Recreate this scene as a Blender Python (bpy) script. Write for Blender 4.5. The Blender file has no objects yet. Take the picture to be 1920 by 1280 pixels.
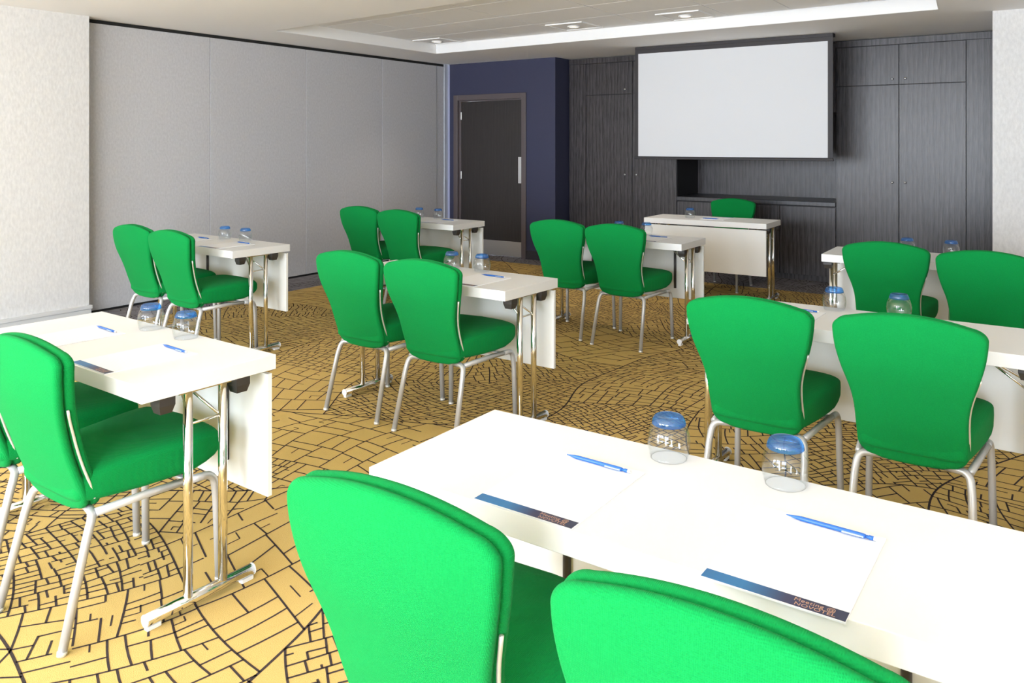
import bpy, bmesh, math, random
from mathutils import Vector, Matrix

C = bpy.context.scene.collection
SC = bpy.context.scene
PI = math.pi

# ------------------------------------------------------------------ camera
FPX, YH, YAW, CH = 1514.69, 270.21, 34.383, 1.4686
cd = bpy.data.cameras.new('camera')
cam = bpy.data.objects.new('camera', cd)
C.objects.link(cam)
cam.location = (0, 0, CH)
cam.rotation_euler = (PI / 2, 0, math.radians(YAW))
cd.sensor_fit = 'HORIZONTAL'
cd.sensor_width = 36
cd.lens = 36 * FPX / 1920
cd.shift_y = -(640 - YH) / 1920
cd.clip_start = 0.02
SC.camera = cam

# ------------------------------------------------------------------ world, exposure
SC.view_settings.view_transform = 'Standard'
SC.view_settings.look = 'None'
SC.view_settings.gamma = 1
SC.view_settings.use_curve_mapping = False
SC.view_settings.exposure = 1.47
SC.cycles.use_denoising = True
SC.cycles.max_bounces = 10
SC.cycles.diffuse_bounces = 6
SC.cycles.transparent_max_bounces = 16
SC.cycles.caustics_reflective = False
SC.cycles.caustics_refractive = False

wd = bpy.data.worlds.new('daylight')
SC.world = wd
wd.use_nodes = True
nt = wd.node_tree
nt.nodes.clear()
wo = nt.nodes.new('ShaderNodeOutputWorld')
wb = nt.nodes.new('ShaderNodeBackground')
wtc = nt.nodes.new('ShaderNodeTexCoord')
wsx = nt.nodes.new('ShaderNodeSeparateXYZ')
wr = nt.nodes.new('ShaderNodeValToRGB')
nt.links.new(wtc.outputs['Generated'], wsx.inputs[0])
wm = nt.nodes.new('ShaderNodeMath'); wm.operation = 'MULTIPLY_ADD'
wm.inputs[1].default_value = 0.5; wm.inputs[2].default_value = 0.5
nt.links.new(wsx.outputs['Z'], wm.inputs[0])
nt.links.new(wm.outputs[0], wr.inputs['Fac'])
wr.color_ramp.elements[0].position = 0.44; wr.color_ramp.elements[0].color = (0.92, 1.0, 1.10, 1)
wr.color_ramp.elements[1].position = 0.56; wr.color_ramp.elements[1].color = (0.90, 1.0, 1.13, 1)
nt.links.new(wr.outputs[0], wb.inputs['Color'])
wb.inputs['Strength'].default_value = 9.0
nt.links.new(wb.outputs[0], wo.inputs['Surface'])

# room extents
CEIL = 2.555
PX = -6.976            # folding partition plane
NEARY = -3.2          # window wall behind the camera
RX = 1.75              # right hand wall
WINS = [(-5.9, -3.9), (-3.4, -1.3), (-.8, 1.3)]
WZ0, WZ1 = 0.30, 2.45


def window_light(name, x0, x1):
    l = bpy.data.lights.new(name, 'AREA')
    l.shape = 'RECTANGLE'; l.size = x1 - x0; l.size_y = WZ1 - WZ0
    l.energy = 1.0
    l.cycles.is_portal = True
    o = bpy.data.objects.new(name, l)
    C.objects.link(o)
    o.location = ((x0 + x1) / 2, NEARY - 0.12, (WZ0 + WZ1) / 2)
    o.rotation_euler = (PI / 2, 0, 0)     # -Z of the lamp looks along +Y
    return o


for a, b in WINS:
    window_light('window_daylight', a, b)

# ------------------------------------------------------------------ helpers


def link(name, bm, mat, parent=None, smooth=False, loc=None):
    me = bpy.data.meshes.new(name)
    bmesh.ops.recalc_face_normals(bm, faces=bm.faces[:])
    bm.to_mesh(me)
    bm.free()
    me.materials.append(mat)
    if smooth:
        for p in me.polygons:
            p.use_smooth = True
    o = bpy.data.objects.new(name, me)
    C.objects.link(o)
    if parent:
        o.parent = parent
    if loc:
        o.location = loc
    return o


def thing(name, label, cat, loc=(0, 0, 0), rz=0, group=None):
    o = bpy.data.objects.new(name, None)
    C.objects.link(o)
    o.empty_display_size = 0.1
    o.location = loc
    o.rotation_euler = (0, 0, math.radians(rz))
    o['label'] = label
    o['category'] = cat
    if group:
        o['group'] = group
    return o


def tag(o, label, cat, group=None):
    o['label'] = label
    o['category'] = cat
    if group:
        o['group'] = group
    return o


def struct(name, bm, mat, parent=None, label=None):
    o = link(name, bm, mat, parent)
    if not parent:
        o['kind'] = 'structure'
    if label:
        o['label'] = label
    return o


def box(bm, x0, x1, y0, y1, z0, z1, bev=0.0):
    r = bmesh.ops.create_cube(bm, size=1)
    vs = r['verts']
    bmesh.ops.scale(bm, verts=vs, vec=(x1 - x0, y1 - y0, z1 - z0))
    bmesh.ops.translate(bm, verts=vs, vec=((x0 + x1) / 2, (y0 + y1) / 2, (z0 + z1) / 2))
    if bev:
        es = list({e for v in vs for e in v.link_edges})
        bmesh.ops.bevel(bm, geom=es, offset=bev, segments=2, affect='EDGES', profile=0.5)
    return bm


def B(*a, **k):
    return box(bmesh.new(), *a, **k)


def smooth_path(pts, rad, n=6):
    """polyline with rounded corners"""
    P = [Vector(p) for p in pts]
    out = [P[0]]
    for i in range(1, len(P) - 1):
        a, b, c = P[i - 1], P[i], P[i + 1]
        d1, d2 = (a - b), (c - b)
        r = min(rad, d1.length * .49, d2.length * .49)
        p0 = b + d1.normalized() * r
        p1 = b + d2.normalized() * r
        for k in range(n + 1):
            t = k / n
            out.append(p0 * (1 - t) ** 2 + b * 2 * t * (1 - t) + p1 * t * t)
    out.append(P[-1])
    return out


def tube(bm, pts, r, n=12, caps=True, flat=1.0, up=None):
    P = [Vector(p) for p in pts]
    rings = []
    t0 = (P[1] - P[0]).normalized()
    ref = Vector(up) if up else (Vector((0, 0, 1)) if abs(t0.z) < .9 else Vector((1, 0, 0)))
    u = ref.cross(t0).normalized()
    for i, p in enumerate(P):
        if i == 0:
            t = P[1] - P[0]
        elif i == len(P) - 1:
            t = P[-1] - P[-2]
        else:
            t = (P[i + 1] - P[i]).normalized() + (P[i] - P[i - 1]).normalized()
        t.normalize()
        u = (u - t * u.dot(t)).normalized()
        w = t.cross(u)
        rr = r[i] if isinstance(r, (list, tuple)) else r
        rings.append([bm.verts.new(p + u * (math.cos(2 * PI * k / n) * rr) + w * (math.sin(2 * PI * k / n) * rr * flat)) for k in range(n)])
    for a, b in zip(rings, rings[1:]):
        for k in range(n):
            bm.faces.new((a[k], a[(k + 1) % n], b[(k + 1) % n], b[k]))
    if caps:
        bm.faces.new(rings[0][::-1])
        bm.faces.new(rings[-1])
    return bm


def T(pts, r, **k):
    return tube(bmesh.new(), pts, r, **k)


def lathe(bm, prof, n=32, cx=0, cy=0, closed=False):
    rings = []
    for r, z in prof:
        if r < 1e-6:
            rings.append([bm.verts.new((cx, cy, z))])
        else:
            rings.append([bm.verts.new((cx + r * math.cos(2 * PI * k / n), cy + r * math.sin(2 * PI * k / n), z)) for k in range(n)])
    seq = list(zip(rings, rings[1:]))
    if closed:
        seq.append((rings[-1], rings[0]))
    for a, b in seq:
        for k in range(n):
            k2 = (k + 1) % n
            if len(a) == 1 and len(b) == 1:
                continue
            if len(a) == 1:
                bm.faces.new((a[0], b[k2], b[k]))
            elif len(b) == 1:
                bm.faces.new((a[k], a[k2], b[0]))
            else:
                bm.faces.new((a[k], a[k2], b[k2], b[k]))
    return bm


def interp(tab, t):
    """smooth interpolation in a table of (t, value)"""
    if t <= tab[0][0]:
        return tab[0][1]
    if t >= tab[-1][0]:
        return tab[-1][1]
    for i in range(len(tab) - 1):
        if tab[i][0] <= t <= tab[i + 1][0]:
            x0, y0 = tab[i]; x1, y1 = tab[i + 1]
            m0 = (y1 - tab[i - 1][1]) / (x1 - tab[i - 1][0]) if i > 0 else (y1 - y0) / (x1 - x0)
            m1 = (tab[i + 2][1] - y0) / (tab[i + 2][0] - x0) if i + 2 < len(tab) else (y1 - y0) / (x1 - x0)
            h = x1 - x0; s = (t - x0) / h
            return ((2 * s ** 3 - 3 * s * s + 1) * y0 + (s ** 3 - 2 * s * s + s) * h * m0 + (-2 * s ** 3 + 3 * s * s) * y1 + (s ** 3 - s * s) * h * m1)
    return tab[-1][1]


# ------------------------------------------------------------------ materials


def mat(name, col, rough=.5, metal=0, spec=.5, sheen=0):
    m = bpy.data.materials.new(name)
    m.use_nodes = True
    b = m.node_tree.nodes['Principled BSDF']
    b.inputs['Base Color'].default_value = (*col, 1)
    b.inputs['Roughness'].default_value = rough
    b.inputs['Metallic'].default_value = metal
    b.inputs['Specular IOR Level'].default_value = spec
    if sheen:
        b.inputs['Sheen Weight'].default_value = sheen
        b.inputs['Sheen Roughness'].default_value = .5
    return m


def N(m, t, **k):
    n = m.node_tree.nodes.new(t)
    for a, v in k.items():
        setattr(n, a, v)
    return n


def L(m, a, b):
    m.node_tree.links.new(a, b)


def bsdf(m):
    return m.node_tree.nodes['Principled BSDF']


def mapping(m, scale=(1, 1, 1), coord='Object'):
    tc = N(m, 'ShaderNodeTexCoord')
    mp = N(m, 'ShaderNodeMapping')
    mp.inputs['Scale'].default_value = scale
    L(m, tc.outputs[coord], mp.inputs[0])
    return mp.outputs[0]


def bump(m, height, strength=.2, dist=.002):
    b = N(m, 'ShaderNodeBump')
    b.inputs['Strength'].default_value = strength
    b.inputs['Distance'].default_value = dist
    L(m, height, b.inputs['Height'])
    L(m, b.outputs[0], bsdf(m).inputs['Normal'])


def noise(m, vec, scale, detail=3, rough=.5):
    n = N(m, 'ShaderNodeTexNoise')
    n.inputs['Scale'].default_value = scale
    n.inputs['Detail'].default_value = detail
    n.inputs['Roughness'].default_value = rough
    if vec is not None:
        L(m, vec, n.inputs['Vector'])
    return n.outputs['Fac']


def ramp(m, fac, stops):
    r = N(m, 'ShaderNodeValToRGB')
    els = r.color_ramp.elements
    while len(els) < len(stops):
        els.new(.5)
    for e, (p, c) in zip(els, stops):
        e.position = p
        e.color = (*c, 1)
    L(m, fac, r.inputs['Fac'])
    return r.outputs['Color']


def math_(m, op, a, b=None, c=None):
    n = N(m, 'ShaderNodeMath', operation=op)
    for i, v in enumerate((a, b, c)):
        if v is None:
            continue
        if isinstance(v, (int, float)):
            n.inputs[i].default_value = v
        else:
            L(m, v, n.inputs[i])
    return n.outputs[0]


# woven green upholstery
green = mat('green_fabric', (.002, .205, .042), .9, spec=.10, sheen=.04)
v = mapping(green, (1, 1, 1))
n1 = noise(green, v, 300, 2)
L(green, ramp(green, n1, [(.3, (.0015, .19, .038)), (.7, (.0025, .212, .045))]), bsdf(green).inputs['Base Color'])
wv = N(green, 'ShaderNodeTexWave'); wv.inputs['Scale'].default_value = 110; wv.inputs['Distortion'].default_value = 1.5
mp2 = mapping(green, (1, 1, 1)); L(green, mp2, wv.inputs['Vector'])
wv2 = N(green, 'ShaderNodeTexWave', bands_direction='Z'); wv2.inputs['Scale'].default_value = 110; wv2.inputs['Distortion'].default_value = 1.5
L(green, mp2, wv2.inputs['Vector'])
bump(green, math_(green, 'MULTIPLY', wv.outputs['Fac'], wv2.outputs['Fac']), .5, .0012)
green.node_tree.nodes['Principled BSDF'].inputs['Sheen Tint'].default_value = (.5, 1, .7, 1)

dark_gap = mat('black_gap', (.01, .01, .01), .8)  # near-black strips along the top and bottom of the partition
powder = mat('silver_powder_coat', (.50, .50, .50), .36, .45)
strip_m = mat('brushed_strip', (.74, .72, .66), .35, .5)
chrome = mat('chrome', (.86, .85, .83), .12, 1)
steel = mat('brushed_steel', (.62, .60, .58), .38, .9)
plastic = mat('black_plastic', (.035, .03, .027), .45)
white_plastic = mat('white_plastic', (.75, .75, .74), .4)
laminate = mat('white_laminate', (.77, .77, .76), .42, spec=.45)
v = mapping(laminate, (2, 30, 30))
bump(laminate, noise(laminate, v, 6, 3), .05, .001)
panel_m = mat('white_panel', (.80, .80, .77), .45)

paper = mat('paper', (.84, .85, .88), .7)
wv = N(paper, 'ShaderNodeTexWave', bands_direction='Y', wave_profile='SIN')
wv.inputs['Scale'].default_value = 36
L(paper, mapping(paper), wv.inputs['Vector'])
L(paper, ramp(paper, wv.outputs['Fac'], [(.0, (.70, .73, .78)), (.06, (.84, .85, .88))]), bsdf(paper).inputs['Base Color'])
band = mat('printed_band', (.02, .1, .3), .35)
g = N(band, 'ShaderNodeSeparateXYZ'); L(band, mapping(band), g.inputs[0])
mr = N(band, 'ShaderNodeMapRange'); mr.inputs['From Min'].default_value = 0; mr.inputs['From Max'].default_value = .229
L(band, g.outputs['X'], mr.inputs['Value'])
L(band, ramp(band, mr.outputs[0], [(0, (.03, .15, .36)), (.3, (.03, .17, .40)), (.6, (.035, .04, .10)), (1, (.028, .035, .075))]), bsdf(band).inputs['Base Color'])
copper = mat('copper_print', (.50, .30, .20), .5)
pen_blue = mat('pen_blue', (.02, .13, .50), .25)
pen_clip = mat('pen_clip', (.45, .60, .80), .2)


def thin_glass(name, col, gloss_col=(1, 1, 1), ior=1.45, extra=0.0):
    m = bpy.data.materials.new(name)
    m.use_nodes = True
    t = m.node_tree
    t.nodes.clear()
    out = t.nodes.new('ShaderNodeOutputMaterial')
    tr = t.nodes.new('ShaderNodeBsdfTransparent'); tr.inputs[0].default_value = (*col, 1)
    gl = t.nodes.new('ShaderNodeBsdfGlossy'); gl.inputs['Roughness'].default_value = .02; gl.inputs[0].default_value = (*gloss_col, 1)
    fr = t.nodes.new('ShaderNodeLayerWeight'); fr.inputs[0].default_value = .5
    pw = t.nodes.new('ShaderNodeMath'); pw.operation = 'POWER'; pw.inputs[1].default_value = 4.0
    t.links.new(fr.outputs['Facing'], pw.inputs[0])
    ad = t.nodes.new('ShaderNodeMath'); ad.operation = 'MULTIPLY_ADD'; ad.inputs[1].default_value = .55; ad.inputs[2].default_value = .035 + extra
    t.links.new(pw.outputs[0], ad.inputs[0])
    mx = t.nodes.new('ShaderNodeMixShader')
    t.links.new(ad.outputs[0], mx.inputs[0]); t.links.new(tr.outputs[0], mx.inputs[1]); t.links.new(gl.outputs[0], mx.inputs[2])
    t.links.new(mx.outputs[0], out.inputs[0])
    return m


glass = thin_glass('clear_glass', (.955, .965, .97))
glass_blue = thin_glass('blue_glass', (.26, .62, .98), extra=.05)
t_ = glass_blue.node_tree
ou_ = [n for n in t_.nodes if n.type == 'OUTPUT_MATERIAL'][0]
mx_ = ou_.inputs[0].links[0].from_node
df_ = t_.nodes.new('ShaderNodeBsdfTranslucent'); df_.inputs[0].default_value = (.06, .38, .95, 1)
d2_ = t_.nodes.new('ShaderNodeBsdfDiffuse'); d2_.inputs[0].default_value = (.05, .33, .90, 1)
a_ = t_.nodes.new('ShaderNodeMixShader'); a_.inputs[0].default_value = .5
t_.links.new(df_.outputs[0], a_.inputs[1]); t_.links.new(d2_.outputs[0], a_.inputs[2])
b_ = t_.nodes.new('ShaderNodeMixShader'); b_.inputs[0].default_value = .13
t_.links.new(mx_.outputs[0], b_.inputs[1]); t_.links.new(a_.outputs[0], b_.inputs[2])
t_.links.new(b_.outputs[0], ou_.inputs[0])

# wall coverings
wallpaper = mat('wall_covering', (.66, .655, .65), .75, spec=.3)
v = mapping(wallpaper, (1, 1, .45))
n1 = noise(wallpaper, v, 55, 4, .6)
L(wallpaper, ramp(wallpaper, n1, [(.3, (.60, .595, .59)), (.7, (.71, .705, .70))]), bsdf(wallpaper).inputs['Base Color'])
bump(wallpaper, n1, .35, .003)
partition_m = mat('partition_covering', (.47, .47, .485), .7, spec=.3)
n1 = noise(partition_m, mapping(partition_m, (1, 1, .6)), 60, 4, .6)
L(partition_m, ramp(partition_m, n1, [(.3, (.47, .47, .49)), (.7, (.56, .56, .58))]), bsdf(partition_m).inputs['Base Color'])
bump(partition_m, n1, .35, .003)
paint_white = mat('ceiling_paint', (.90, .90, .91), .8, spec=.2)
coffer_m = mat('coffer_paint', (.85, .85, .85), .7, spec=.2)
tile_m = mat('ceiling_tile', (.93, .94, .96), .85, spec=.2)
bump(tile_m, noise(tile_m, mapping(tile_m), 220, 2), .15, .002)
navy = mat('navy_paint', (.042, .045, .088), .55, spec=.35)
navy_dark = navy
skirt_m = mat('skirting_grey', (.58, .58, .57), .5)
frame_m = mat('door_frame_brown', (.105, .085, .088), .4)
trim_grey = mat('jamb_grey', (.50, .51, .53), .35, .3)


def wood(name, dark, light, rough=.42, sc=1.0, contrast=(.35, .65)):
    m = mat(name, light, rough, spec=.5)
    vec = mapping(m, (34 * sc, 34 * sc, 1.6 * sc))
    a = noise(m, vec, 3.2, 6, .62)
    vec2 = mapping(m, (120, 120, 2.5))
    b = noise(m, vec2, 3, 3, .6)
    wv = N(m, 'ShaderNodeTexWave', bands_direction='X', wave_profile='SAW')
    wv.inputs['Scale'].default_value = 1.3; wv.inputs['Distortion'].default_value = 7; wv.inputs['Detail'].default_value = 3; wv.inputs['Detail Scale'].default_value = .9
    L(m, mapping(m, (5, 5, .55)), wv.inputs['Vector'])
    f = math_(m, 'ADD', math_(m, 'MULTIPLY', a, .50), math_(m, 'ADD', math_(m, 'MULTIPLY', b, .38), math_(m, 'MULTIPLY', wv.outputs['Fac'], .12)))
    L(m, ramp(m, f, [(contrast[0], dark), (contrast[1], light)]), bsdf(m).inputs['Base Color'])
    bump(m, f, .35, .002)
    return m


wood_cab = wood('dark_stained_oak', (.011, .008, .009), (.076, .067, .072), .36, contrast=(.41, .60))
wood_door = wood('dark_door_veneer', (.022, .018, .017), (.036, .030, .029), .45)
counter_m = wood('dark_worktop', (.03, .03, .034), (.075, .072, .08), .3)

screen_white = mat('screen_white', (.68, .69, .71), .75, spec=.2)
screen_black = mat('screen_black', (.028, .024, .026), .6)
alum = mat('aluminium', (.7, .7, .7), .35, .9)

lamp_glow = bpy.data.materials.new('lamp_glow'); lamp_glow.use_nodes = True
bsdf(lamp_glow).inputs['Emission Color'].default_value = (1, .80, .62, 1)
bsdf(lamp_glow).inputs['Emission Strength'].default_value = 2.2

# street-map carpet ---------------------------------------------------
carpet = mat('street_map_carpet', (.5, .33, .06), .95, spec=.1)
tc = N(carpet, 'ShaderNodeTexCoord')
base = tc.outputs['Object']


def vmath(m, op, a, b=None, s=None):
    n = N(m, 'ShaderNodeVectorMath', operation=op)
    for i, v_ in enumerate((a, b)):
        if v_ is None:
            continue
        if isinstance(v_, (tuple, list)):
            n.inputs[i].default_value = v_
        else:
            L(m, v_, n.inputs[i])
    if s is not None:
        n.inputs['Scale'].default_value = s
    return n.outputs[0]


# grey border outside the yellow field
sp = N(carpet, 'ShaderNodeSeparateXYZ'); L(carpet, base, sp.inputs[0])
inx = math_(carpet, 'GREATER_THAN', sp.outputs['X'], -6.39)
iny = math_(carpet, 'LESS_THAN', math_(carpet, 'MULTIPLY_ADD', sp.outputs['X'], .01, sp.outputs['Y']), 8.22)
infield = math_(carpet, 'MULTIPLY', inx, iny)
fib = noise(carpet, base, 420, 2, .7)
fld = ramp(carpet, fib, [(.3, (.52, .345, .11)), (.7, (.66, .455, .16))])
grey = ramp(carpet, fib, [(.3, (.19, .175, .185)), (.7, (.28, .265, .275))])
mx = N(carpet, 'ShaderNodeMix', data_type='RGBA')
L(carpet, infield, mx.inputs['Factor']); L(carpet, grey, mx.inputs[6]); L(carpet, fld, mx.inputs[7])
L(carpet, mx.outputs[2], bsdf(carpet).inputs['Base Color'])
bump(carpet, fib, .4, .004)
yarn = mat('carpet_line_yarn', (.05, .038, .036), .95, spec=.1)
L(yarn, ramp(yarn, noise(yarn, mapping(yarn), 300, 2, .7), [(.3, (.036, .026, .026)), (.7, (.065, .048, .045))]), bsdf(yarn).inputs['Base Color'])

# ------------------------------------------------------------------ room shell
BY, CY = 8.628, 8.969          # navy wall plane, cabinet front plane
NX = -5.25                     # corner where the navy wall steps back
XR = 3.0
floor_o = struct('floor', B(PX - .3, RX + .1, NEARY - .2, 9.9, -.1, 0), carpet)


def street_map():
    """woven street map: recursive division into blocks, bent by a smooth warp"""
    rnd = random.Random(23)
    segs = []

    def wp(p):
        x, y = p
        dx = .16 * math.sin(1.1 * y + .7) + .07 * math.sin(2.9 * y + 1.3 * x) + .02 * math.sin(6.1 * y - 3.7 * x + 1)
        dy = .15 * math.sin(1.3 * x + 2.1) + .07 * math.sin(3.1 * x - 1.1 * y) + .02 * math.sin(6.7 * x + 4.1 * y + 2)
        return (x + dx, y + dy)

    def split(poly, a, b, c):
        """cut a convex polygon by the line a*x + b*y = c"""
        L_, R_, cut = [], [], []
        n = len(poly)
        for i in range(n):
            p, q = poly[i], poly[(i + 1) % n]
            dp, dq = a * p[0] + b * p[1] - c, a * q[0] + b * q[1] - c
            (L_ if dp <= 0 else R_).append(p)
            if (dp <= 0) != (dq <= 0):
                t = dp / (dp - dq)
                m_ = (p[0] + (q[0] - p[0]) * t, p[1] + (q[1] - p[1]) * t)
                L_.append(m_); R_.append(m_); cut.append(m_)
        return L_, R_, cut

    def area(p):
        return abs(sum(p[i][0] * p[(i + 1) % len(p)][1] - p[(i + 1) % len(p)][0] * p[i][1] for i in range(len(p)))) / 2

    def rec(poly, level, theta, stop):
        A = area(poly)
        if A < stop or len(poly) < 3:
            # courtyards and dead ends inside a block
            if A > .006 and rnd.random() < .30:
                cx = sum(p[0] for p in poly) / len(poly); cy = sum(p[1] for p in poly) / len(poly)
                i = rnd.randrange(len(poly))
                p, q = poly[i], poly[(i + 1) % len(poly)]
                m_ = ((p[0] + q[0]) / 2, (p[1] + q[1]) / 2)
                e = (m_[0] + (cx - m_[0]) * .9, m_[1] + (cy - m_[1]) * .9)
                segs.append((m_, e, .0052))
                if rnd.random() < .5:
                    dx, dy = e[0] - m_[0], e[1] - m_[1]
                    k = rnd.choice((-.7, .7))
                    segs.append((e, (e[0] - dy * k, e[1] + dx * k), .0052))
            return
        if level in (2, 4, 6) or (level == 8 and rnd.random() < .5):
            theta = theta + rnd.uniform(-1.5, 1.5)
        if level == 8:
            stop = rnd.choice((.0025, .0035, .0045, .006, .009, .014, .025))
        # extent along the two street directions
        ux, uy = math.cos(theta), math.sin(theta)
        s1 = [p[0] * ux + p[1] * uy for p in poly]
        s2 = [-p[0] * uy + p[1] * ux for p in poly]
        e1, e2 = max(s1) - min(s1), max(s2) - min(s2)
        f = rnd.uniform(.32, .68)
        ja = rnd.gauss(0, .06) if level > 5 else rnd.gauss(0, .3)
        ux, uy = math.cos(theta + ja), math.sin(theta + ja)
        s1 = [p[0] * ux + p[1] * uy for p in poly]
        s2 = [-p[0] * uy + p[1] * ux for p in poly]
        e1, e2 = max(s1) - min(s1), max(s2) - min(s2)
        if e1 * rnd.uniform(.75, 1.3) > e2:
            a, b, c = ux, uy, min(s1) + f * e1
        else:
            a, b, c = -uy, ux, min(s2) + f * e2
        L_, R_, cut = split(poly, a, b, c)
        if len(cut) == 2:
            draw = True
            w = .0088 if level < 6 else .0070
            if level > 8 and rnd.random() < .20:
                t = rnd.uniform(.3, .7)
                segs.append((cut[0], (cut[0][0] + (cut[1][0] - cut[0][0]) * t, cut[0][1] + (cut[1][1] - cut[0][1]) * t), w))
                draw = False
            if draw:
                segs.append((cut[0], cut[1], w))
        if len(L_) > 2:
            rec(L_, level + 1, theta, stop)
        if len(R_) > 2:
            rec(R_, level + 1, theta, stop)
    rec([(-7.5, -.3), (2.2, -.3), (2.2, 9.4), (-7.5, 9.4)], 0, .3, .006)
    bm = bmesh.new()
    for p, q, w in segs:
        d = math.hypot(q[0] - p[0], q[1] - p[1])
        if d < .004:
            continue
        n = max(1, int(d / .05))
        pts = [wp((p[0] + (q[0] - p[0]) * k / n, p[1] + (q[1] - p[1]) * k / n)) for k in range(n + 1)]
        prev = None
        for k, pt in enumerate(pts):
            a = pts[max(0, k - 1)]; b = pts[min(n, k + 1)]
            tx, ty = b[0] - a[0], b[1] - a[1]
            l = math.hypot(tx, ty) or 1
            nx, ny = -ty / l * w / 2, tx / l * w / 2
            cur = (bm.verts.new((pt[0] + nx, pt[1] + ny, .0007)), bm.verts.new((pt[0] - nx, pt[1] - ny, .0007)))
            if prev:
                bm.faces.new((prev[0], prev[1], cur[1], cur[0]))
            prev = cur
    bad = [f for f in bm.faces if not (PX + .03 < f.calc_center_median().x < RX and NEARY < f.calc_center_median().y < CY - .0)]
    bmesh.ops.delete(bm, geom=bad, context='FACES')
    return bm, len(segs)


sm, ns = street_map()
print('streets', ns)
bmesh_faces_up = True
me_ = bpy.data.meshes.new('street_pattern'); sm.to_mesh(me_); sm.free(); me_.materials.append(yarn)
so_ = bpy.data.objects.new('street_pattern', me_); C.objects.link(so_); so_.parent = floor_o


def poly_prism(bm, pts, z0, z1):
    a = [bm.verts.new((x, y, z0)) for x, y in pts]
    b = [bm.verts.new((x, y, z1)) for x, y in pts]
    n = len(pts)
    bm.faces.new(a[::-1]); bm.faces.new(b)
    for i in range(n):
        bm.faces.new((a[i], a[(i + 1) % n], b[(i + 1) % n], b[i]))
    return bm


# ceiling with the recessed coffer
cof = [(-6.262, 5.10), (-.60, 4.62), (-.832, 7.325), (-6.244, 7.511)]
outer = [(PX - .3, NEARY - .2), (RX + .1, NEARY - .2), (RX + .1, 9.9), (PX - .3, 9.9)]
bm = bmesh.new()
for i in range(4):
    j = (i + 1) % 4
    poly_prism(bm, [outer[i], outer[j], cof[j], cof[i]], CEIL, CEIL + .14)
ceil_o = struct('ceiling', bm, paint_white)
bm = bmesh.new()
for i in range(4):
    j = (i + 1) % 4
    p, q = Vector(cof[i]), Vector(cof[j])
    cen = Vector((-3.4, 6.1))
    nrm = Vector((-(q - p).y, (q - p).x)).normalized()
    if nrm.dot(cen - p) < 0:
        nrm = -nrm
    poly_prism(bm, [p, q, q + nrm * .012, p + nrm * .012], CEIL + .0005, CEIL + .11)
struct('coffer_side', bm, coffer_m, ceil_o)
# tiles of the recessed ceiling
bm = bmesh.new()
xs = [-6.32, -5.66, -5.03, -4.36, -3.42 - .28, -3.10 + .03, -2.58, -2.0, -1.35, -.5]
xs = [-6.32, -5.66, -5.03, -4.36, -3.42, -2.58, -2.0, -1.35, -.5]
ys = [4.4, 5.05, 5.68, 6.31, 6.88, 7.6]
for i in range(len(xs) - 1):
    for j in range(len(ys) - 1):
        sk = lambda x: -.075 * (x + 5.66)
        g = .004
        p = [(xs[i] + g, ys[j] + sk(xs[i]) + g), (xs[i + 1] - g, ys[j] + sk(xs[i + 1]) + g),
             (xs[i + 1] - g, ys[j + 1] + sk(xs[i + 1]) - g), (xs[i] + g, ys[j + 1] + sk(xs[i]) - g)]
        poly_prism(bm, p, CEIL + .11, CEIL + .125)
struct('ceiling_tile', bm, tile_m, ceil_o)
bm = bmesh.new(); box(bm, -6.5, -.3, 4.1, 7.8, CEIL + .128, CEIL + .15)
struct('ceiling_backing', bm, mat('tile_gap', (.22, .22, .22), .9), ceil_o)

# window wall behind the camera
bm = bmesh.new()
xs_ = [PX - .3] + [w for ab in WINS for w in ab] + [RX + .1]
for k in range(0, len(xs_), 2):
    box(bm, xs_[k], xs_[k + 1], NEARY - .2, NEARY, 0, CEIL)
for a, b in WINS:
    box(bm, a, b, NEARY - .2, NEARY, 0, WZ0)
    box(bm, a, b, NEARY - .2, NEARY, WZ1, CEIL)
struct('wall_near', bm, wallpaper)
for i, (a, b) in enumerate(WINS):
    bm = bmesh.new()
    for (x0, x1, z0, z1) in ((a, a + .05, WZ0, WZ1), (b - .05, b, WZ0, WZ1), (a, b, WZ0, WZ0 + .05), (a, b, WZ1 - .05, WZ1), ((a + b) / 2 - .02, (a + b) / 2 + .02, WZ0, WZ1)):
        box(bm, x0, x1, NEARY - .10, NEARY - .05, z0, z1)
    struct('window_%d' % (i + 1), bm, white_plastic)

struct('wall_right', B(RX, RX + .2, NEARY, 7.65, 0, CEIL), wallpaper)
struct('wall_pier', B(-.487, RX + .2, 7.66, 9.7, 0, CEIL), wallpaper)
# left: projecting wallpapered wall, then the folding partition
struct('wall_left', B(-7.2, -6.85, NEARY, 3.64, 0, CEIL), wallpaper)
bm = bmesh.new()
box(bm, -6.86, -6.834, NEARY, 3.652, 0, .082, .003)
box(bm, -6.86, -6.826, NEARY, 3.66, .07, .102, .004)
struct('baseboard_left', bm, skirt_m)
struct('wall_back', B(-7.2, XR - 1, 9.70, 9.9, 0, CEIL), wallpaper)

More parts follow.
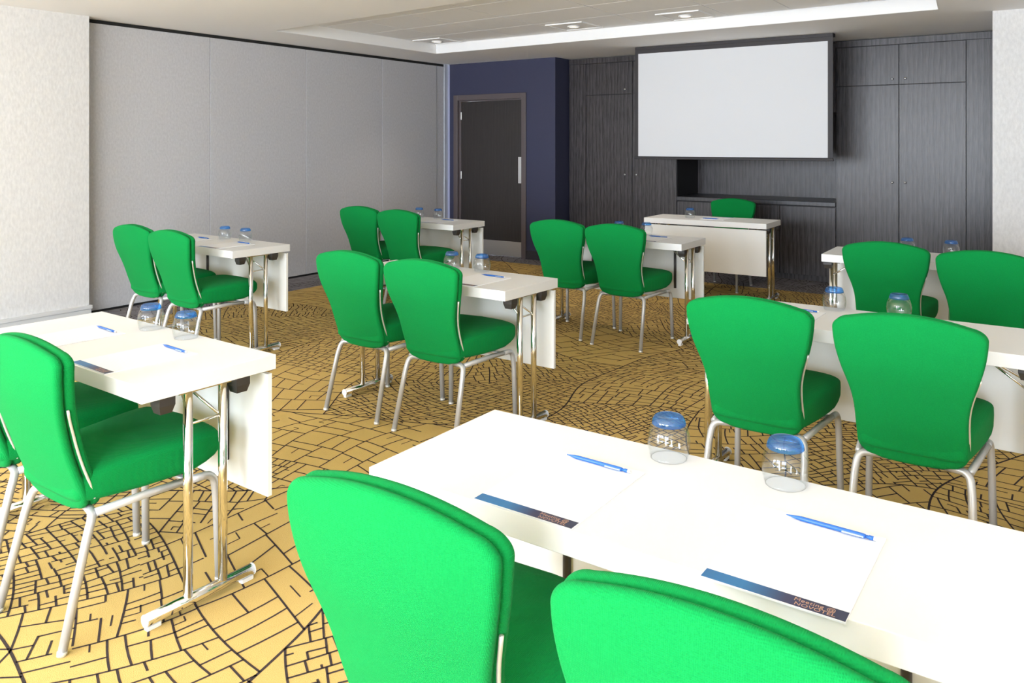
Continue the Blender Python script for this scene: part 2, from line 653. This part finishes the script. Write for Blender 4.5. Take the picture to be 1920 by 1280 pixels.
par = thing('folding_partition', 'grey fabric covered folding partition wall along the left side of the room', 'partition', (PX, 3.64, 0))
seams = [3.64, 4.908, 6.133, 7.352, 8.391]
for a, b in zip(seams, seams[1:]):
    link('partition_panel', B(-.08, 0, a + .004 - 3.64, b - .004 - 3.64, .022, 2.522, bev=.0015), partition_m, par)
link('partition_panel', B(-.08, 0, 8.391 + .006 - 3.64, 8.545 - 3.64, .022, 2.522, bev=.002), partition_m, par)
for yy in (8.391,):
    link('edge_trim', B(-.03, .005, yy - 3.64 - .004, yy - 3.64 + .004, .022, 2.522), alum, par)
link('top_track', B(-.10, -.012, 0, 4.92, 2.522, 2.5548), dark_gap, par)
link('floor_seal', B(-.09, -.005, 0, 4.92, .0005, .022), dark_gap, par)
struct('trim_1', B(-7.2, PX + .01, 8.56, 8.70, 0, CEIL), trim_grey)

# navy wall with the door
DX0, DX1, DZ = -6.854, -5.68, 2.13
bm = bmesh.new()
box(bm, PX + .04, DX0, BY, BY + .3, 0, CEIL)
box(bm, DX1, NX, BY, 9.7, 0, CEIL)
box(bm, DX0, DX1, BY, BY + .3, DZ, CEIL)
struct('wall_navy', bm, navy)
bm = bmesh.new()
box(bm, DX1, NX + .012, BY - .012, BY, 0, .114, .002)
box(bm, NX, NX + .012, BY - .012, CY + .02, 0, .114)
struct('baseboard_back', bm, mat('dark_skirting', (.03, .028, .035), .45))
dr = bpy.data.objects.new('door_1', None); C.objects.link(dr)
dr.location = ((DX0 + DX1) / 2, BY, 0); dr['kind'] = 'structure'
dw = (DX1 - DX0) / 2
bm = bmesh.new()
for (x0, x1, z0, z1) in ((-dw, -dw + .068, 0, DZ), (dw - .068, dw, 0, DZ), (-dw + .068, dw - .068, DZ - .072, DZ)):
    box(bm, x0, x1, -.022, .10, z0, z1, .004)
for (x0, x1, z0, z1) in ((-dw + .068, -dw + .10, 0, DZ - .072), (-dw + .10, dw - .068, DZ - .088, DZ - .072)):
    box(bm, x0, x1, .015, .10, z0, z1, .003)
link('door_frame', bm, frame_m, dr)
dl = link('door_leaf', B(-dw + .104, dw - .070, .022, .066, .008, DZ - .090, bev=.002), wood_door, dr)
link('push_plate', B(.450, .520, .012, .0218, .965, 1.305, bev=.002), mat('satin_plate', (.80, .80, .80), .3, .6), dl)
link('kick_plate', B(-dw + .106, dw - .072, .0195, .0218, .012, .205), steel, dl)
bm = bmesh.new()
for zz in (.25, 1.05, 1.85):
    tube(bm, [(-dw + .103, .020, zz - .05), (-dw + .103, .020, zz + .05)], .007, n=8)
link('hinge', bm, steel, dl)

# cabinets --------------------------------------------------------------
YB = 9.69


def knob(parent, x, z):
    bm = lathe(bmesh.new(), [(0, 0), (.005, 0), (.004, .008), (.010, .013), (.0115, .019), (.008, .024), (0, .025)], n=14)
    bmesh.ops.rotate(bm, verts=bm.verts[:], cent=(0, 0, 0), matrix=Matrix.Rotation(PI / 2, 3, 'X'))
    bmesh.ops.translate(bm, verts=bm.verts[:], vec=(x, -.0192, z))
    link('knob', bm, alum, parent, True)


def cab_door(parent, x0, x1, z0, z1, knobs, ox):
    g = .0035
    d = link('door', B(x0 + g - ox, x1 - g - ox, -.019, 0, z0 + g, z1 - g, bev=.001), wood_cab, parent)
    for kx, kz in knobs:
        knob(d, kx - ox, kz)
    return d


def carcass(parent, x0, x1, z0, z1, ox):
    link('body', B(x0 - ox, x1 - ox, .002, YB - CY, z0, z1), mat_carc, parent)


mat_carc = mat('carcass_black', (.012, .011, .012), .6)
ox = -4.611
lc_ = thing('tall_cupboard', 'tall dark oak cupboard left of the projection screen, next to the navy wall', 'cupboard', (ox, CY, 0))
carcass(lc_, NX + .013, -3.773, .06, 2.545, ox)
link('plinth', B(NX + .013 - ox, -3.773 - ox, .03, .3, .0, .06), wood_cab, lc_)
link('filler_panel', B(NX + .014 - ox, -4.997 - ox, -.019, 0, .06, 2.478), wood_cab, lc_)
link('top_panel', B(NX + .014 - ox, -3.775 - ox, -.024, 0, 2.482, 2.545), wood_cab, lc_)
cab_door(lc_, -4.993, -4.347, .06, 2.083, [(-4.44, 1.097)], ox)
cab_door(lc_, -4.347, -3.773, .06, 2.083, [(-4.285, 1.099)], ox)
cab_door(lc_, -4.993, -4.347, 2.083, 2.478, [(-4.44, 2.140)], ox)
cab_door(lc_, -4.347, -3.773, 2.083, 2.478, [(-4.285, 2.141)], ox)

ox = -1.27
rc_ = thing('tall_cupboard', 'tall dark oak cupboard right of the projection screen, grey grain catching the light', 'cupboard', (ox, CY, 0))
carcass(rc_, -1.99, -.50, .06, 2.545, ox)
link('plinth', B(-1.99 - ox, -.50 - ox, .03, .3, .0, .06), wood_cab, rc_)
link('filler_panel', B(-.786 - ox, -.50 - ox, -.019, 0, .06, 2.478), wood_cab, rc_)
link('top_panel', B(-1.99 - ox, -.50 - ox, -.024, 0, 2.482, 2.545), wood_cab, rc_)
cab_door(rc_, -1.99, -1.384, .06, 2.072, [(-1.445, 1.081)], ox)
cab_door(rc_, -1.384, -.789, .06, 2.072, [(-1.325, 1.081)], ox)
cab_door(rc_, -1.99, -1.384, 2.072, 2.478, [(-1.445, 2.129)], ox)
cab_door(rc_, -1.384, -.789, 2.072, 2.478, [(-1.325, 2.129)], ox)

ox = -2.88
bc = thing('base_cupboard', 'low dark oak cupboard with two doors under the recessed worktop below the screen', 'cupboard', (ox, CY, 0))
carcass(bc, -3.772, -1.991, .06, .806, ox)
link('plinth', B(-3.772 - ox, -1.991 - ox, .03, .3, .0, .06), wood_cab, bc)
cab_door(bc, -3.772, -2.574, .06, .800, [], ox)
cab_door(bc, -2.574, -1.991, .06, .800, [], ox)
bm = bmesh.new(); box(bm, -3.772, -1.991, CY - .03, 9.60, .8065, .8555, .006)
tag(link('worktop', bm, counter_m), 'dark polished worktop running along the alcove under the projection screen', 'worktop')
nb = thing('alcove_lining', 'dark oak lined alcove above the worktop, half hidden behind the projection screen', 'alcove', (ox, CY, .856))
link('back_panel', B(-3.772 - ox, -1.991 - ox, .645, .70, 0, 1.68), wood_cab, nb)
link('top_shelf', B(-3.772 - ox, -1.991 - ox, -.02, .645, .95, 1.68), wood_cab, nb)

# projection screen --------------------------------------------------------
SY = 8.26
sx0, sx1, sz0 = -3.978, -1.864, 1.313
scx = (sx0 + sx1) / 2
ps = thing('projection_screen', 'large white projection screen with a black border hanging from the ceiling', 'projection screen', (scx, SY, sz0))
hw = (sx1 - sx0) / 2
ht = CEIL - sz0
link('housing', B(-hw, hw, -.004, .10, ht - .035, ht - .002, bev=.002), screen_black, ps)
bm = bmesh.new()
for (x0, x1, z0, z1) in ((-hw, -hw + .038, .02, ht - .035), (hw - .048, hw, .02, ht - .035), (-hw + .038, hw - .048, ht - .078, ht - .035)):
    box(bm, x0, x1, 0, .004, z0, z1)
link('border', bm, screen_black, ps)
link('projection_surface', B(-hw + .038, hw - .048, .0005, .0035, .02, ht - .078), screen_white, ps)
bm = bmesh.new()
box(bm, -hw - .006, hw + .006, -.010, .016, -.010, .012, .004)
box(bm, -hw, hw, -.006, .012, .012, .021, .002)
link('bottom_bar', bm, screen_black, ps)

# recessed ceiling downlights in square panels
for i, (lx, ly, w, lab) in enumerate([(-5.99, 7.22, .40, 'square ceiling spotlight in the left corner of the recessed ceiling'),
                                 (-4.09, 7.08, .42, 'square ceiling spotlight in the recess, just left of the projection screen'),
                                 (-2.90, 7.08, .42, 'square ceiling spotlight in the recess, in front of the projection screen')]):
    dlx = thing('ceiling_spotlight', lab, 'ceiling light', (lx, ly, CEIL + .11), group='spotlights in the recessed ceiling')
    bm = bmesh.new()
    h_ = w / 2
    for (x0, x1, y0, y1) in ((-h_, h_, -h_, -h_ + .012), (-h_, h_, h_ - .012, h_), (-h_, -h_ + .012, -h_ + .012, h_ - .012), (h_ - .012, h_, -h_ + .012, h_ - .012)):
        box(bm, x0, x1, y0, y1, -.012, -.0005)
    link('frame', bm, coffer_m, dlx)
    link('plate', B(-h_ + .012, h_ - .012, -h_ + .012, h_ - .012, -.005, -.0005), paint_white, dlx)
    link('trim_ring', lathe(bmesh.new(), [(.048, -.006), (.060, -.006), (.066, -.012), (.058, -.020), (.046, -.014)], 28, closed=True), coffer_m, dlx, True)
    link('lamp', lathe(bmesh.new(), [(0, -.009), (.030, -.010), (.045, -.007), (0, -.0055)], 24), lamp_glow, dlx, True)
    ll = bpy.data.lights.new('spotlight_beam', 'SPOT'); ll.energy = 12; ll.color = (1, .86, .70); ll.spot_size = 1.6; ll.spot_blend = .8; ll.shadow_soft_size = .04
    lo = bpy.data.objects.new('spotlight_beam', ll); C.objects.link(lo); lo.parent = dlx; lo.location = (0, 0, -.03)

# ------------------------------------------------------------------ copying
def children_of(o):
    return [c for c in bpy.data.objects if c.parent == o]


def dup(root, loc, rz, label, name=None, group=None):
    def cp(o, parent):
        c = o.copy()
        C.objects.link(c)
        if parent:
            c.parent = parent
        for ch in children_of(o):
            cp(ch, c)
        return c
    r = cp(root, None)
    r.location = loc
    r.rotation_euler = (0, 0, math.radians(rz))
    r['label'] = label
    if group:
        r['group'] = group
    return r


# ------------------------------------------------------------------ folding table
TW, TD, TH = 1.2, .48, .745


def make_table(label):
    t = thing('folding_table', label, 'table', group='white folding conference tables')
    link('tabletop', B(0, TW, 0, TD, TH - .050, TH, bev=.0015), laminate, t)
    link('modesty_panel', B(.006, TW - .006, TD - .030, TD - .012, .262, .682, bev=.001), panel_m, t)
    for x in (.235, TW - .235):
        bm = T([(x, TD - .036, .672), (x, TD - .036, .34)], .010, n=10)
        link('panel_bracket', bm, plastic, t, True)
    for s in (0, 1):
        X = lambda v: (TW - v) if s else v
        x = X(.027)
        for y in (.166, .290):
            link('leg', T([(x, y, .034), (x, y, TH - .055)], .0150, n=16), chrome, t, True)
        f = link('foot', T([(x, .026, .031), (x, .402, .031)], .0185, n=18), chrome, t, True)
        for y, yb in ((.0225, .0265), (.4015, .356)):
            bm = tube(bmesh.new(), [(x, y, .031), (x, y + .004, .031)], .0190, n=20)
            box(bm, x - .011, x + .011, yb, yb + .046, 0.0, .0150, .003)
            link('end_cap', bm, white_plastic, f)
        # top plate, folding braces
        bm = B(x - .012, x + .012, .13, .325, TH - .058, TH - .0505)
        link('mounting_rail', bm, chrome, t)
        d = -1 if s else 1
        bm = bmesh.new()
        tube(bm, [(x, .166, .585), (x, .290, .585)], .0045, n=8)
        tube(bm, [(x + d * .16, .228, TH - .058), (x + d * .004, .282, .585)], .0048, n=8)
        tube(bm, [(x + d * .16, .228, TH - .058), (x + d * .004, .175, .585)], .0048, n=8)
        link('folding_brace', bm, chrome, t, True)
        for y in (.082, .350):
            bm = bmesh.new()
            vs = []
            for (k, z) in ((0, TH - .0505), (.0, TH - .075), (.007, TH - .100)):
                vs.append([bm.verts.new((x + sx * (.026 - k), y + sy * (.026 - k), z)) for sx, sy in ((-1, -1), (1, -1), (1, 1), (-1, 1))])
            for a, b in zip(vs, vs[1:]):
                for q in range(4):
                    bm.faces.new((a[q], a[(q + 1) % 4], b[(q + 1) % 4], b[q]))
            bm.faces.new(vs[0]); bm.faces.new(vs[-1])
            link('stacking_block', bm, plastic, t)
    return t


TABLES = {
    'T1': (-1.288, 1.314, -.4, 'white folding table nearest the camera, two notepads, pencils and tumblers on it'),
    'T2': (-3.461, 1.405, -2.2, 'white folding table at the left edge of the photo, beside the wallpapered wall'),
    'T3': (-5.841, 3.475, -1.8, 'white folding table alongside the grey folding partition, second back on the left'),
    'T4': (-3.471, 3.290, -1.5, 'white folding table in the middle of the room, in the centre of the carpet'),
    'T5': (-5.716, 5.662, .2, 'white folding table in front of the dark door, far left'),
    'T6': (-3.487, 5.507, .3, 'white folding table directly in front of the presenter table'),
    'T7': (-3.434, 7.328, 1.1, 'white presenter table below the screen, its modesty panel facing the camera'),
    'T8': (-1.340, 3.292, -1.0, 'white folding table on the right, second from the camera, behind two large chairs'),
    'T9': (-1.325, 5.548, .8, 'white folding table far right in front of the dark oak cupboard'),
}


def tpt(n, lx, ly, z=TH):
    x, y, a = TABLES[n][:3]
    a = math.radians(a)
    return (x + lx * math.cos(a) - ly * math.sin(a), y + lx * math.sin(a) + ly * math.cos(a), z)


proto = None
for n, (x, y, a, lab) in TABLES.items():
    loc, rz = (x, y, 0), a
    if n == 'T7':                     # turned round: the panel faces the room
        p = tpt(n, TW, TD, 0); loc, rz = p, a + 180
    if proto is None:
        proto = make_table(lab); proto.scale = (1.065, 1, 1); proto.location = loc; proto.rotation_euler = (0, 0, math.radians(rz))
    else:
        dup(proto, loc, rz, lab).scale = (1.05 if n == 'T8' else 1, 1, 1)

# ------------------------------------------------------------------ banquet chair
EDGE_Y = [(.35, .108), (.395, .095), (.45, .078), (.51, .056), (.614, .022), (.704, -.009), (.778, -.024), (.83, -.028), (.905, -.022)]
HALF_W = [(.38, .170), (.46, .175), (.53, .176), (.58, .180), (.63, .191), (.69, .210), (.75, .226), (.80, .234), (.84, .2365), (.90, .236)]


def back_outline(n=120):
    """closed outline (u, z) of the backrest, counter-clockwise from bottom centre"""
    z0, z1 = .362, .898
    pts = []

    def w(z):
        return interp(HALF_W, z)
    right = []
    # bottom edge: gently rising with rounded corners, side, shoulder, crowned top
    rb, rt = .055, .062
    for k in range(5):
        u = k / 5 * (.172 - rb)
        right.append((u, z0 + .010 * (u / .172) ** 2))
    for k in range(8):
        a = -PI / 2 + k / 7 * PI / 2
        right.append((.174 - rb + rb * math.cos(a), z0 + .010 + rb + rb * math.sin(a)))
    for k in range(1, 22):
        z = z0 + .01 + rb + k / 22 * (.832 - (z0 + .01 + rb))
        right.append((w(z), z))
    for k in range(12):
        a = k / 11 * PI / 2 * .86
        right.append((.2365 - rt + rt * math.cos(a), .832 + (rt * .66) * math.sin(a)))
    u0, zz0 = right[-1]
    for k in range(1, 9):
        t = k / 9
        u = u0 * (1 - t)
        right.append((u, zz0 + (z1 - zz0) * (1 - (1 - t) ** 2)))
    right.append((0, z1))
    left = [(-u, z) for u, z in right[1:-1]][::-1]
    return right + left


OUT = back_outline()


def inset(pts, d):
    n = len(pts)
    res = []
    for i in range(n):
        a, b, c = Vector(pts[i - 1]), Vector(pts[i]), Vector(pts[(i + 1) % n])
        t = (c - a).normalized()
        nn = Vector((-t.y, t.x))
        res.append(b + nn * d)
    return res


def cushion_layer(y_front, y_back, edge_r, puff_f, puff_b, grow=0.0):
    """upholstered slab following the backrest curve; y local: negative = rear (towards the aisle)"""
    bm = bmesh.new()
    base_ = inset(OUT, -grow) if grow else [Vector(p) for p in OUT]
    cz = .66
    rings = []
    mid = (y_front + y_back) / 2
    half = (y_front - y_back) / 2

    def surf(pts, yy):
        out = []
        for p in pts:
            curve = .020 * (1 - (p.x / .236) ** 2) * 1.0
            out.append(bm.verts.new((p.x, interp(EDGE_Y, p.y) + yy - curve * .9, p.y)))
        return out
    seqs = []
    K = 5
    # rear centre -> rear edge -> front edge -> front centre
    for s in (.10, .25, .4, .55, .68, .8, .9, .97):
        pr = inset([tuple(p) for p in base_], edge_r)
        pts = [Vector((p.x * s, cz + (p.y - cz) * s)) for p in pr]
        seqs.append((pts, mid - half - puff_b * (1 - s * s)))
    for k in range(K + 1):
        a = k / K * PI / 2
        ins = edge_r * (1 - math.sin(a))
        seqs.append((inset([tuple(p) for p in base_], ins), mid - (half - edge_r * (1 - 0)) - edge_r * math.cos(a) if half > edge_r else mid - half * math.cos(a)))
    for k in range(K + 1):
        a = PI / 2 - k / K * PI / 2
        ins = edge_r * (1 - math.sin(a))
        seqs.append((inset([tuple(p) for p in base_], ins), mid + (half - edge_r) + edge_r * math.cos(a) if half > edge_r else mid + half * math.cos(a)))
    for s in (.97, .9, .8, .68, .55, .4, .25, .10):
        pr = inset([tuple(p) for p in base_], edge_r)
        pts = [Vector((p.x * s, cz + (p.y - cz) * s)) for p in pr]
        seqs.append((pts, mid + half + puff_f * (1 - s * s)))
    prev = None
    for pts, yy in seqs:
        r = surf(pts, yy)
        if prev:
            for i in range(len(r)):
                j = (i + 1) % len(r)
                bm.faces.new((prev[i], prev[j], r[j], r[i]))
        else:
            bm.faces.new(r[::-1])
        prev = r
    bm.faces.new(prev)
    return bm


def seat_bm():
    bm = bmesh.new()
    n = 40
    rings = []
    # (y, half width, z low, z high, inflate)
    prof = [(.055, .150, .415, .470), (.062, .166, .403, .484), (.085, .176, .396, .492), (.16, .186, .390, .503), (.26, .200, .385, .511),
            (.36, .213, .385, .515), (.42, .219, .388, .517), (.462, .221, .400, .517), (.492, .220, .413, .514), (.507, .217, .426, .508), (.516, .212, .438, .498), (.520, .203, .449, .486)]
    for y, w, z0, z1 in prof:
        ring = []
        cz, hz = (z0 + z1) / 2, (z1 - z0) / 2
        for k in range(n):
            a = 2 * PI * k / n
            c, s = math.cos(a), math.sin(a)
            e = 2 / 7.0
            u = math.copysign(abs(c) ** e, c) * w
            q = math.copysign(abs(s) ** (2 / 5.5), s) * hz
            crown = .009 * (1 - (u / w) ** 2) if s > 0 else 0
            ycurve = .004 * (1 - (u / .22) ** 2) * max(0, (y - .3) / .2)
            ring.append(bm.verts.new((u, y + ycurve, cz + q + crown * min(1, hz / .04))))
        rings.append(ring)
    for a, b in zip(rings, rings[1:]):
        for k in range(n):
            bm.faces.new((a[k], a[(k + 1) % n], b[(k + 1) % n], b[k]))
    bm.faces.new(rings[0][::-1]); bm.faces.new(rings[-1])
    return bm


def make_chair(label):
    t = thing('banquet_chair', label, 'chair', group='green upholstered banquet chairs')
    link('backrest', cushion_layer(.050, .017, .0150, .010, .0), green, t, True)
    link('back_panel', cushion_layer(.015, -.012, .0130, .0, .004), green, t, True)
    seatp = link('seat', seat_bm(), green, t, True)
    # dark core between the two layers and metal strips at the waist
    core = cushion_layer(.024, .008, .006, 0, 0, grow=-.012)
    link('seam', core, mat_seam, t, True)
    for s in (-1, 1):
        pts = []
        for k in range(15):
            z = .408 + k / 14 * .297
            pts.append((s * (interp(HALF_W, z) - .0005), interp(EDGE_Y, z) + .0165, z))
        link('side_strip', T(pts, .0042, n=8), strip_m, t, True)
    for s in (-1, 1):
        rear = smooth_path([(s * .195, 0, .003), (s * .183, .080, .310), (s * .174, .102, .366), (s * .100, .118, .366)], .05, 7)
        l_ = link('leg', T(rear, .0132, n=14), powder, t, True)
        link('foot_tip', T([(s * .195, 0, .0), (s * .1948, .0012, .012)], .0142, n=14), strip_m, l_, True)
        front = smooth_path([(s * .2175, .507, .003), (s * .211, .500, .290), (s * .207, .492, .362), (s * .204, .410, .368)], .075, 8)
        l_ = link('leg', T(front, .0132, n=14), powder, t, True)
        link('foot_tip', T([(s * .2175, .507, .0), (s * .2172, .5068, .012)], .0142, n=14), strip_m, l_, True)
    bm = bmesh.new()
    tube(bm, [(-.101, .118, .366), (.101, .118, .366)], .0132, n=14)
    for s in (-1, 1):
        tube(bm, [(s * .204, .411, .368), (s * .194, .28, .371), (s * .176, .108, .366)], .0125, n=12)
    tube(bm, [(-.205, .40, .368), (.205, .40, .368)], .010, n=10)
    link('seat_frame', bm, powder, t, True)
    return t


mat_seam = mat('dark_green_seam', (.002, .05, .012), .9)
CHAIRS = [
    (-.936, 1.019, 0, 'green chair back cut by the bottom photo edge, left of the two nearest'),
    (-.357, .993, 0, 'green chair back in the bottom right corner of the photo, right of the two nearest'),
    (-3.094, 1.202, 0, 'green chair at the left photo edge, mostly hidden behind its neighbour'),
    (-2.573, 1.185, 0, 'green chair in side view in the left foreground, tucked under the left table end'),
    (-5.485, 3.245, -1, 'leftmost green chair beside the grey folding partition'),
    (-4.926, 3.178, -1, 'green chair by the partition table, right of the leftmost chair'),
    (-3.175, 3.100, -1, 'green chair at the left end of the middle table'),
    (-2.640, 3.075, 1, 'green chair at the right end of the middle table, all four legs in view'),
    (-5.385, 5.384, 0, 'far green chair against the grey partition, left of the two near the door'),
    (-4.812, 5.284, 0, 'far green chair at the table in front of the dark door, right of the two'),
    (-3.180, 5.268, 0, 'green chair in front of the navy wall corner, left of its pair'),
    (-2.665, 5.215, 0, 'green chair nearest the presenter table corner, right of its pair'),
    (-2.886, 8.333, 180, 'lone green chair behind the presenter table, facing the room'),
    (-.980, 3.010, 0, 'large green chair at the left end of the right hand table'),
    (-.437, 3.000, 0, 'large green chair with its whole back to the camera, at the right hand table'),
    (-.869, 5.157, 0, 'far right green chair in front of the oak cupboard doors, left of the pair'),
    (-.353, 5.027, 0, 'far right green chair cut by the right edge of the photo'),
]
proto = None
for x, y, a, lab in CHAIRS:
    if proto is None:
        proto = make_chair(lab); proto.location = (x, y, 0); proto.rotation_euler = (0, 0, math.radians(a))
    else:
        dup(proto, (x, y, 0), a, lab)


# ------------------------------------------------------------------ tumblers (upside down, thick blue base on top)
def make_glass(label):
    t = thing('tumbler', label, 'glass', group='upturned blue based tumblers')
    o = [(.0385, .0), (.0420, .010), (.0450, .028), (.0455, .040), (.0435, .056), (.0395, .070), (.0365, .0755)]
    i = [(r - .0020, z) for r, z in o][::-1]
    i = [(.012, .0715), (.030, .0705)] + [p for p in i if p[1] < .070]
    prof = o + [(.034, .0762), (.012, .0762)] + i
    link('bowl', lathe(bmesh.new(), prof, 40, closed=True), glass, t, True)
    b = [(0, .0770), (.0345, .0770), (.0362, .0785), (.0345, .0870), (.0310, .0945), (.0285, .0970), (.0240, .0962), (0, .0925)]
    link('base', lathe(bmesh.new(), b, 40), glass_blue, t, True)
    return t


GL = [
    ('T1', 0.530, 0.435, 'upturned tumbler on the nearest table, left of its two, by the table edge'),
    ('T1', 0.794, 0.440, 'largest upturned tumbler, on the nearest table right of its twin'),
    ('T2', 0.485, 0.430, 'upturned tumbler on the left photo edge table, left of its two'),
    ('T2', 0.730, 0.430, 'upturned tumbler on the left photo edge table, right of its two'),
    ('T3', 0.530, 0.400, 'small upturned tumbler on the partition table, left of its two'),
    ('T3', 0.785, 0.400, 'small upturned tumbler on the partition table, right of its two'),
    ('T4', 0.510, 0.415, 'upturned tumbler on the middle table, left one behind the green chair back'),
    ('T4', 0.720, 0.430, 'upturned tumbler on the middle table, right one near the pencil'),
    ('T5', 0.450, 0.410, 'tiny upturned tumbler on the table by the door, left of its two'),
    ('T5', 0.690, 0.410, 'tiny upturned tumbler on the table by the door, right one in front of the jamb'),
    ('T6', 0.490, 0.420, 'tumbler before the presenter table, only its blue base showing above a chair'),
    ('T6', 0.728, 0.430, 'tumbler before the presenter table, right beside the green chair back'),
    ('T7', 0.400, 0.200, 'tiny tumbler standing on the presenter table'),
    ('T8', 0.500, 0.430, 'upturned tumbler on the right hand table, between the two large chair backs'),
    ('T8', 0.760, 0.430, 'upturned tumbler on the right hand table, just above the right chair back'),
    ('T9', 0.460, 0.400, 'tumbler base peeking over the left chair back at the far right table'),
    ('T9', 0.720, 0.400, 'tumbler base showing between the two far right chair backs'),
]
proto = None
for n, lx, ly, lab in GL:
    p = tpt(n, lx, ly)
    if proto is None:
        proto = make_glass(lab); proto.location = p; proto.scale = (1.08, 1.08, 1.0)
    else:
        dup(proto, p, 0, lab)


# ------------------------------------------------------------------ notepads and pencils
def text_mesh(name, txt, size, parent, x, y, z, m, align='RIGHT'):
    cu = bpy.data.curves.new(name, 'FONT')
    cu.body = txt; cu.size = size; cu.align_x = align; cu.extrude = .00008; cu.space_character = 1.05
    o = bpy.data.objects.new(name, cu); C.objects.link(o)
    dg = bpy.context.evaluated_depsgraph_get(); dg.update()
    me = bpy.data.meshes.new_from_object(o.evaluated_get(dg))
    bpy.data.objects.remove(o)
    me.materials.clear(); me.materials.append(m)
    r = bpy.data.objects.new(name, me); C.objects.link(r); r.parent = parent; r.location = (x, y, z)
    return r


PW, PH = .229, .318


def make_pad(label):
    t = thing('notepad', label, 'notepad', group='white notepads with a blue printed band')
    link('paper_block', B(0, PW, 0, PH, .0, .003), paper, t)
    bd = link('printed_band', B(0, PW, .0015, .030, .00302, .0033), band, t)
    text_mesh('lettering', 'Meeting @', .0135, bd, PW - .018, .0172, .00334, copper)
    text_mesh('lettering', 'NOVOTEL', .0130, bd, PW - .016, .0050, .00334, copper)
    return t


def make_pen(label):
    t = thing('mechanical_pencil', label, 'pencil', group='blue mechanical pencils on the notepads')
    z = .0046
    link('barrel', T([(0, 0, z), (.004, 0, z), (.020, 0, z), (.028, 0, z), (.128, 0, z), (.136, 0, z)], [.0008, .0012, .0036, .0042, .0043, .0038], n=12), pen_blue, t, True)
    link('push_button', T([(.137, 0, z), (.141, 0, z), (.142, 0, z), (.149, 0, z)], [.0030, .0030, .0038, .0036], n=12), pen_blue, t, True)
    link('eraser', T([(.1492, 0, z), (.154, 0, z), (.156, 0, z)], [.0034, .0034, .0022], n=12), white_plastic, t, True)
    link('clip', B(.098, .134, -.0078, -.0050, z - .0006, z + .0016, bev=.0005), pen_clip, t)
    return t


PADS = [
    ('T1', .296, .000, 0.0, 'notepad on the nearest table, left one, in front of the left tumbler'),
    ('T1', .786, -.018, -.3, 'largest notepad, right one on the nearest table, its printed band at the table edge'),
    ('T2', .258, .012, -1, 'notepad on the left photo edge table, left one, partly over the green chair back'),
    ('T2', .748, .005, -1, 'notepad on the left photo edge table, right one'),
    ('T3', .270, .010, 0, 'notepad on the partition table, left one, hidden behind the chair back'),
    ('T3', .780, .004, 0, 'notepad on the partition table, right one with its dark band showing'),
    ('T4', .270, .012, 0, 'notepad on the middle table, left one between the two chair backs'),
    ('T4', .772, .008, 0, 'notepad on the middle table, right one beside the chair back'),
    ('T5', .770, .010, 0, 'notepad on the table by the dark door'),
    ('T6', .760, .008, 0, 'notepad on the table in front of the presenter table'),
    ('T8', .262, .008, 0, 'notepad on the right hand table, its corner showing beside the chair back'),
]
proto = ppen = None
PEN = {'T1': 'on the nearest table', 'T2': 'on the left photo edge table', 'T3': 'on the partition table', 'T4': 'on the middle table',
       'T5': 'on the table by the dark door', 'T6': 'on the table in front of the presenter table', 'T8': 'on the right hand table behind the chair'}
for n, lx, ly, dr_, lab in PADS:
    rz = TABLES[n][2] + dr_
    p = tpt(n, lx, ly, TH + .0004)
    if proto is None:
        proto = make_pad(lab); proto.location = p; proto.rotation_euler = (0, 0, math.radians(rz))
    else:
        dup(proto, p, rz, lab)
    if lab.startswith('notepad on the middle table, left'):
        continue
    q = tpt(n, lx + (.056 if 'largest' in lab else .042), ly + .298, TH + .0036)
    side = ' left one' if (', left' in lab) else (' right one' if ('right one' in lab) else '')
    plab = 'blue mechanical pencil lying %s%s' % (PEN[n], ',' + side if side else '')
    if ppen is None:
        ppen = make_pen(plab); ppen.scale = (1.06, 1.06, 1); ppen.location = q; ppen.rotation_euler = (0, 0, math.radians(rz - 2))
    else:
        dup(ppen, q, rz - 2, plab)
p = tpt('T7', .560, .180, TH + .0004)
t7 = dup(proto, tpt('T7', .560 + .2, .440, TH + .0004), 181, 'notepad lying on the presenter table')
dup(ppen, tpt('T7', .700, .170, TH + .0036), 181, 'blue mechanical pencil lying on the presenter table')
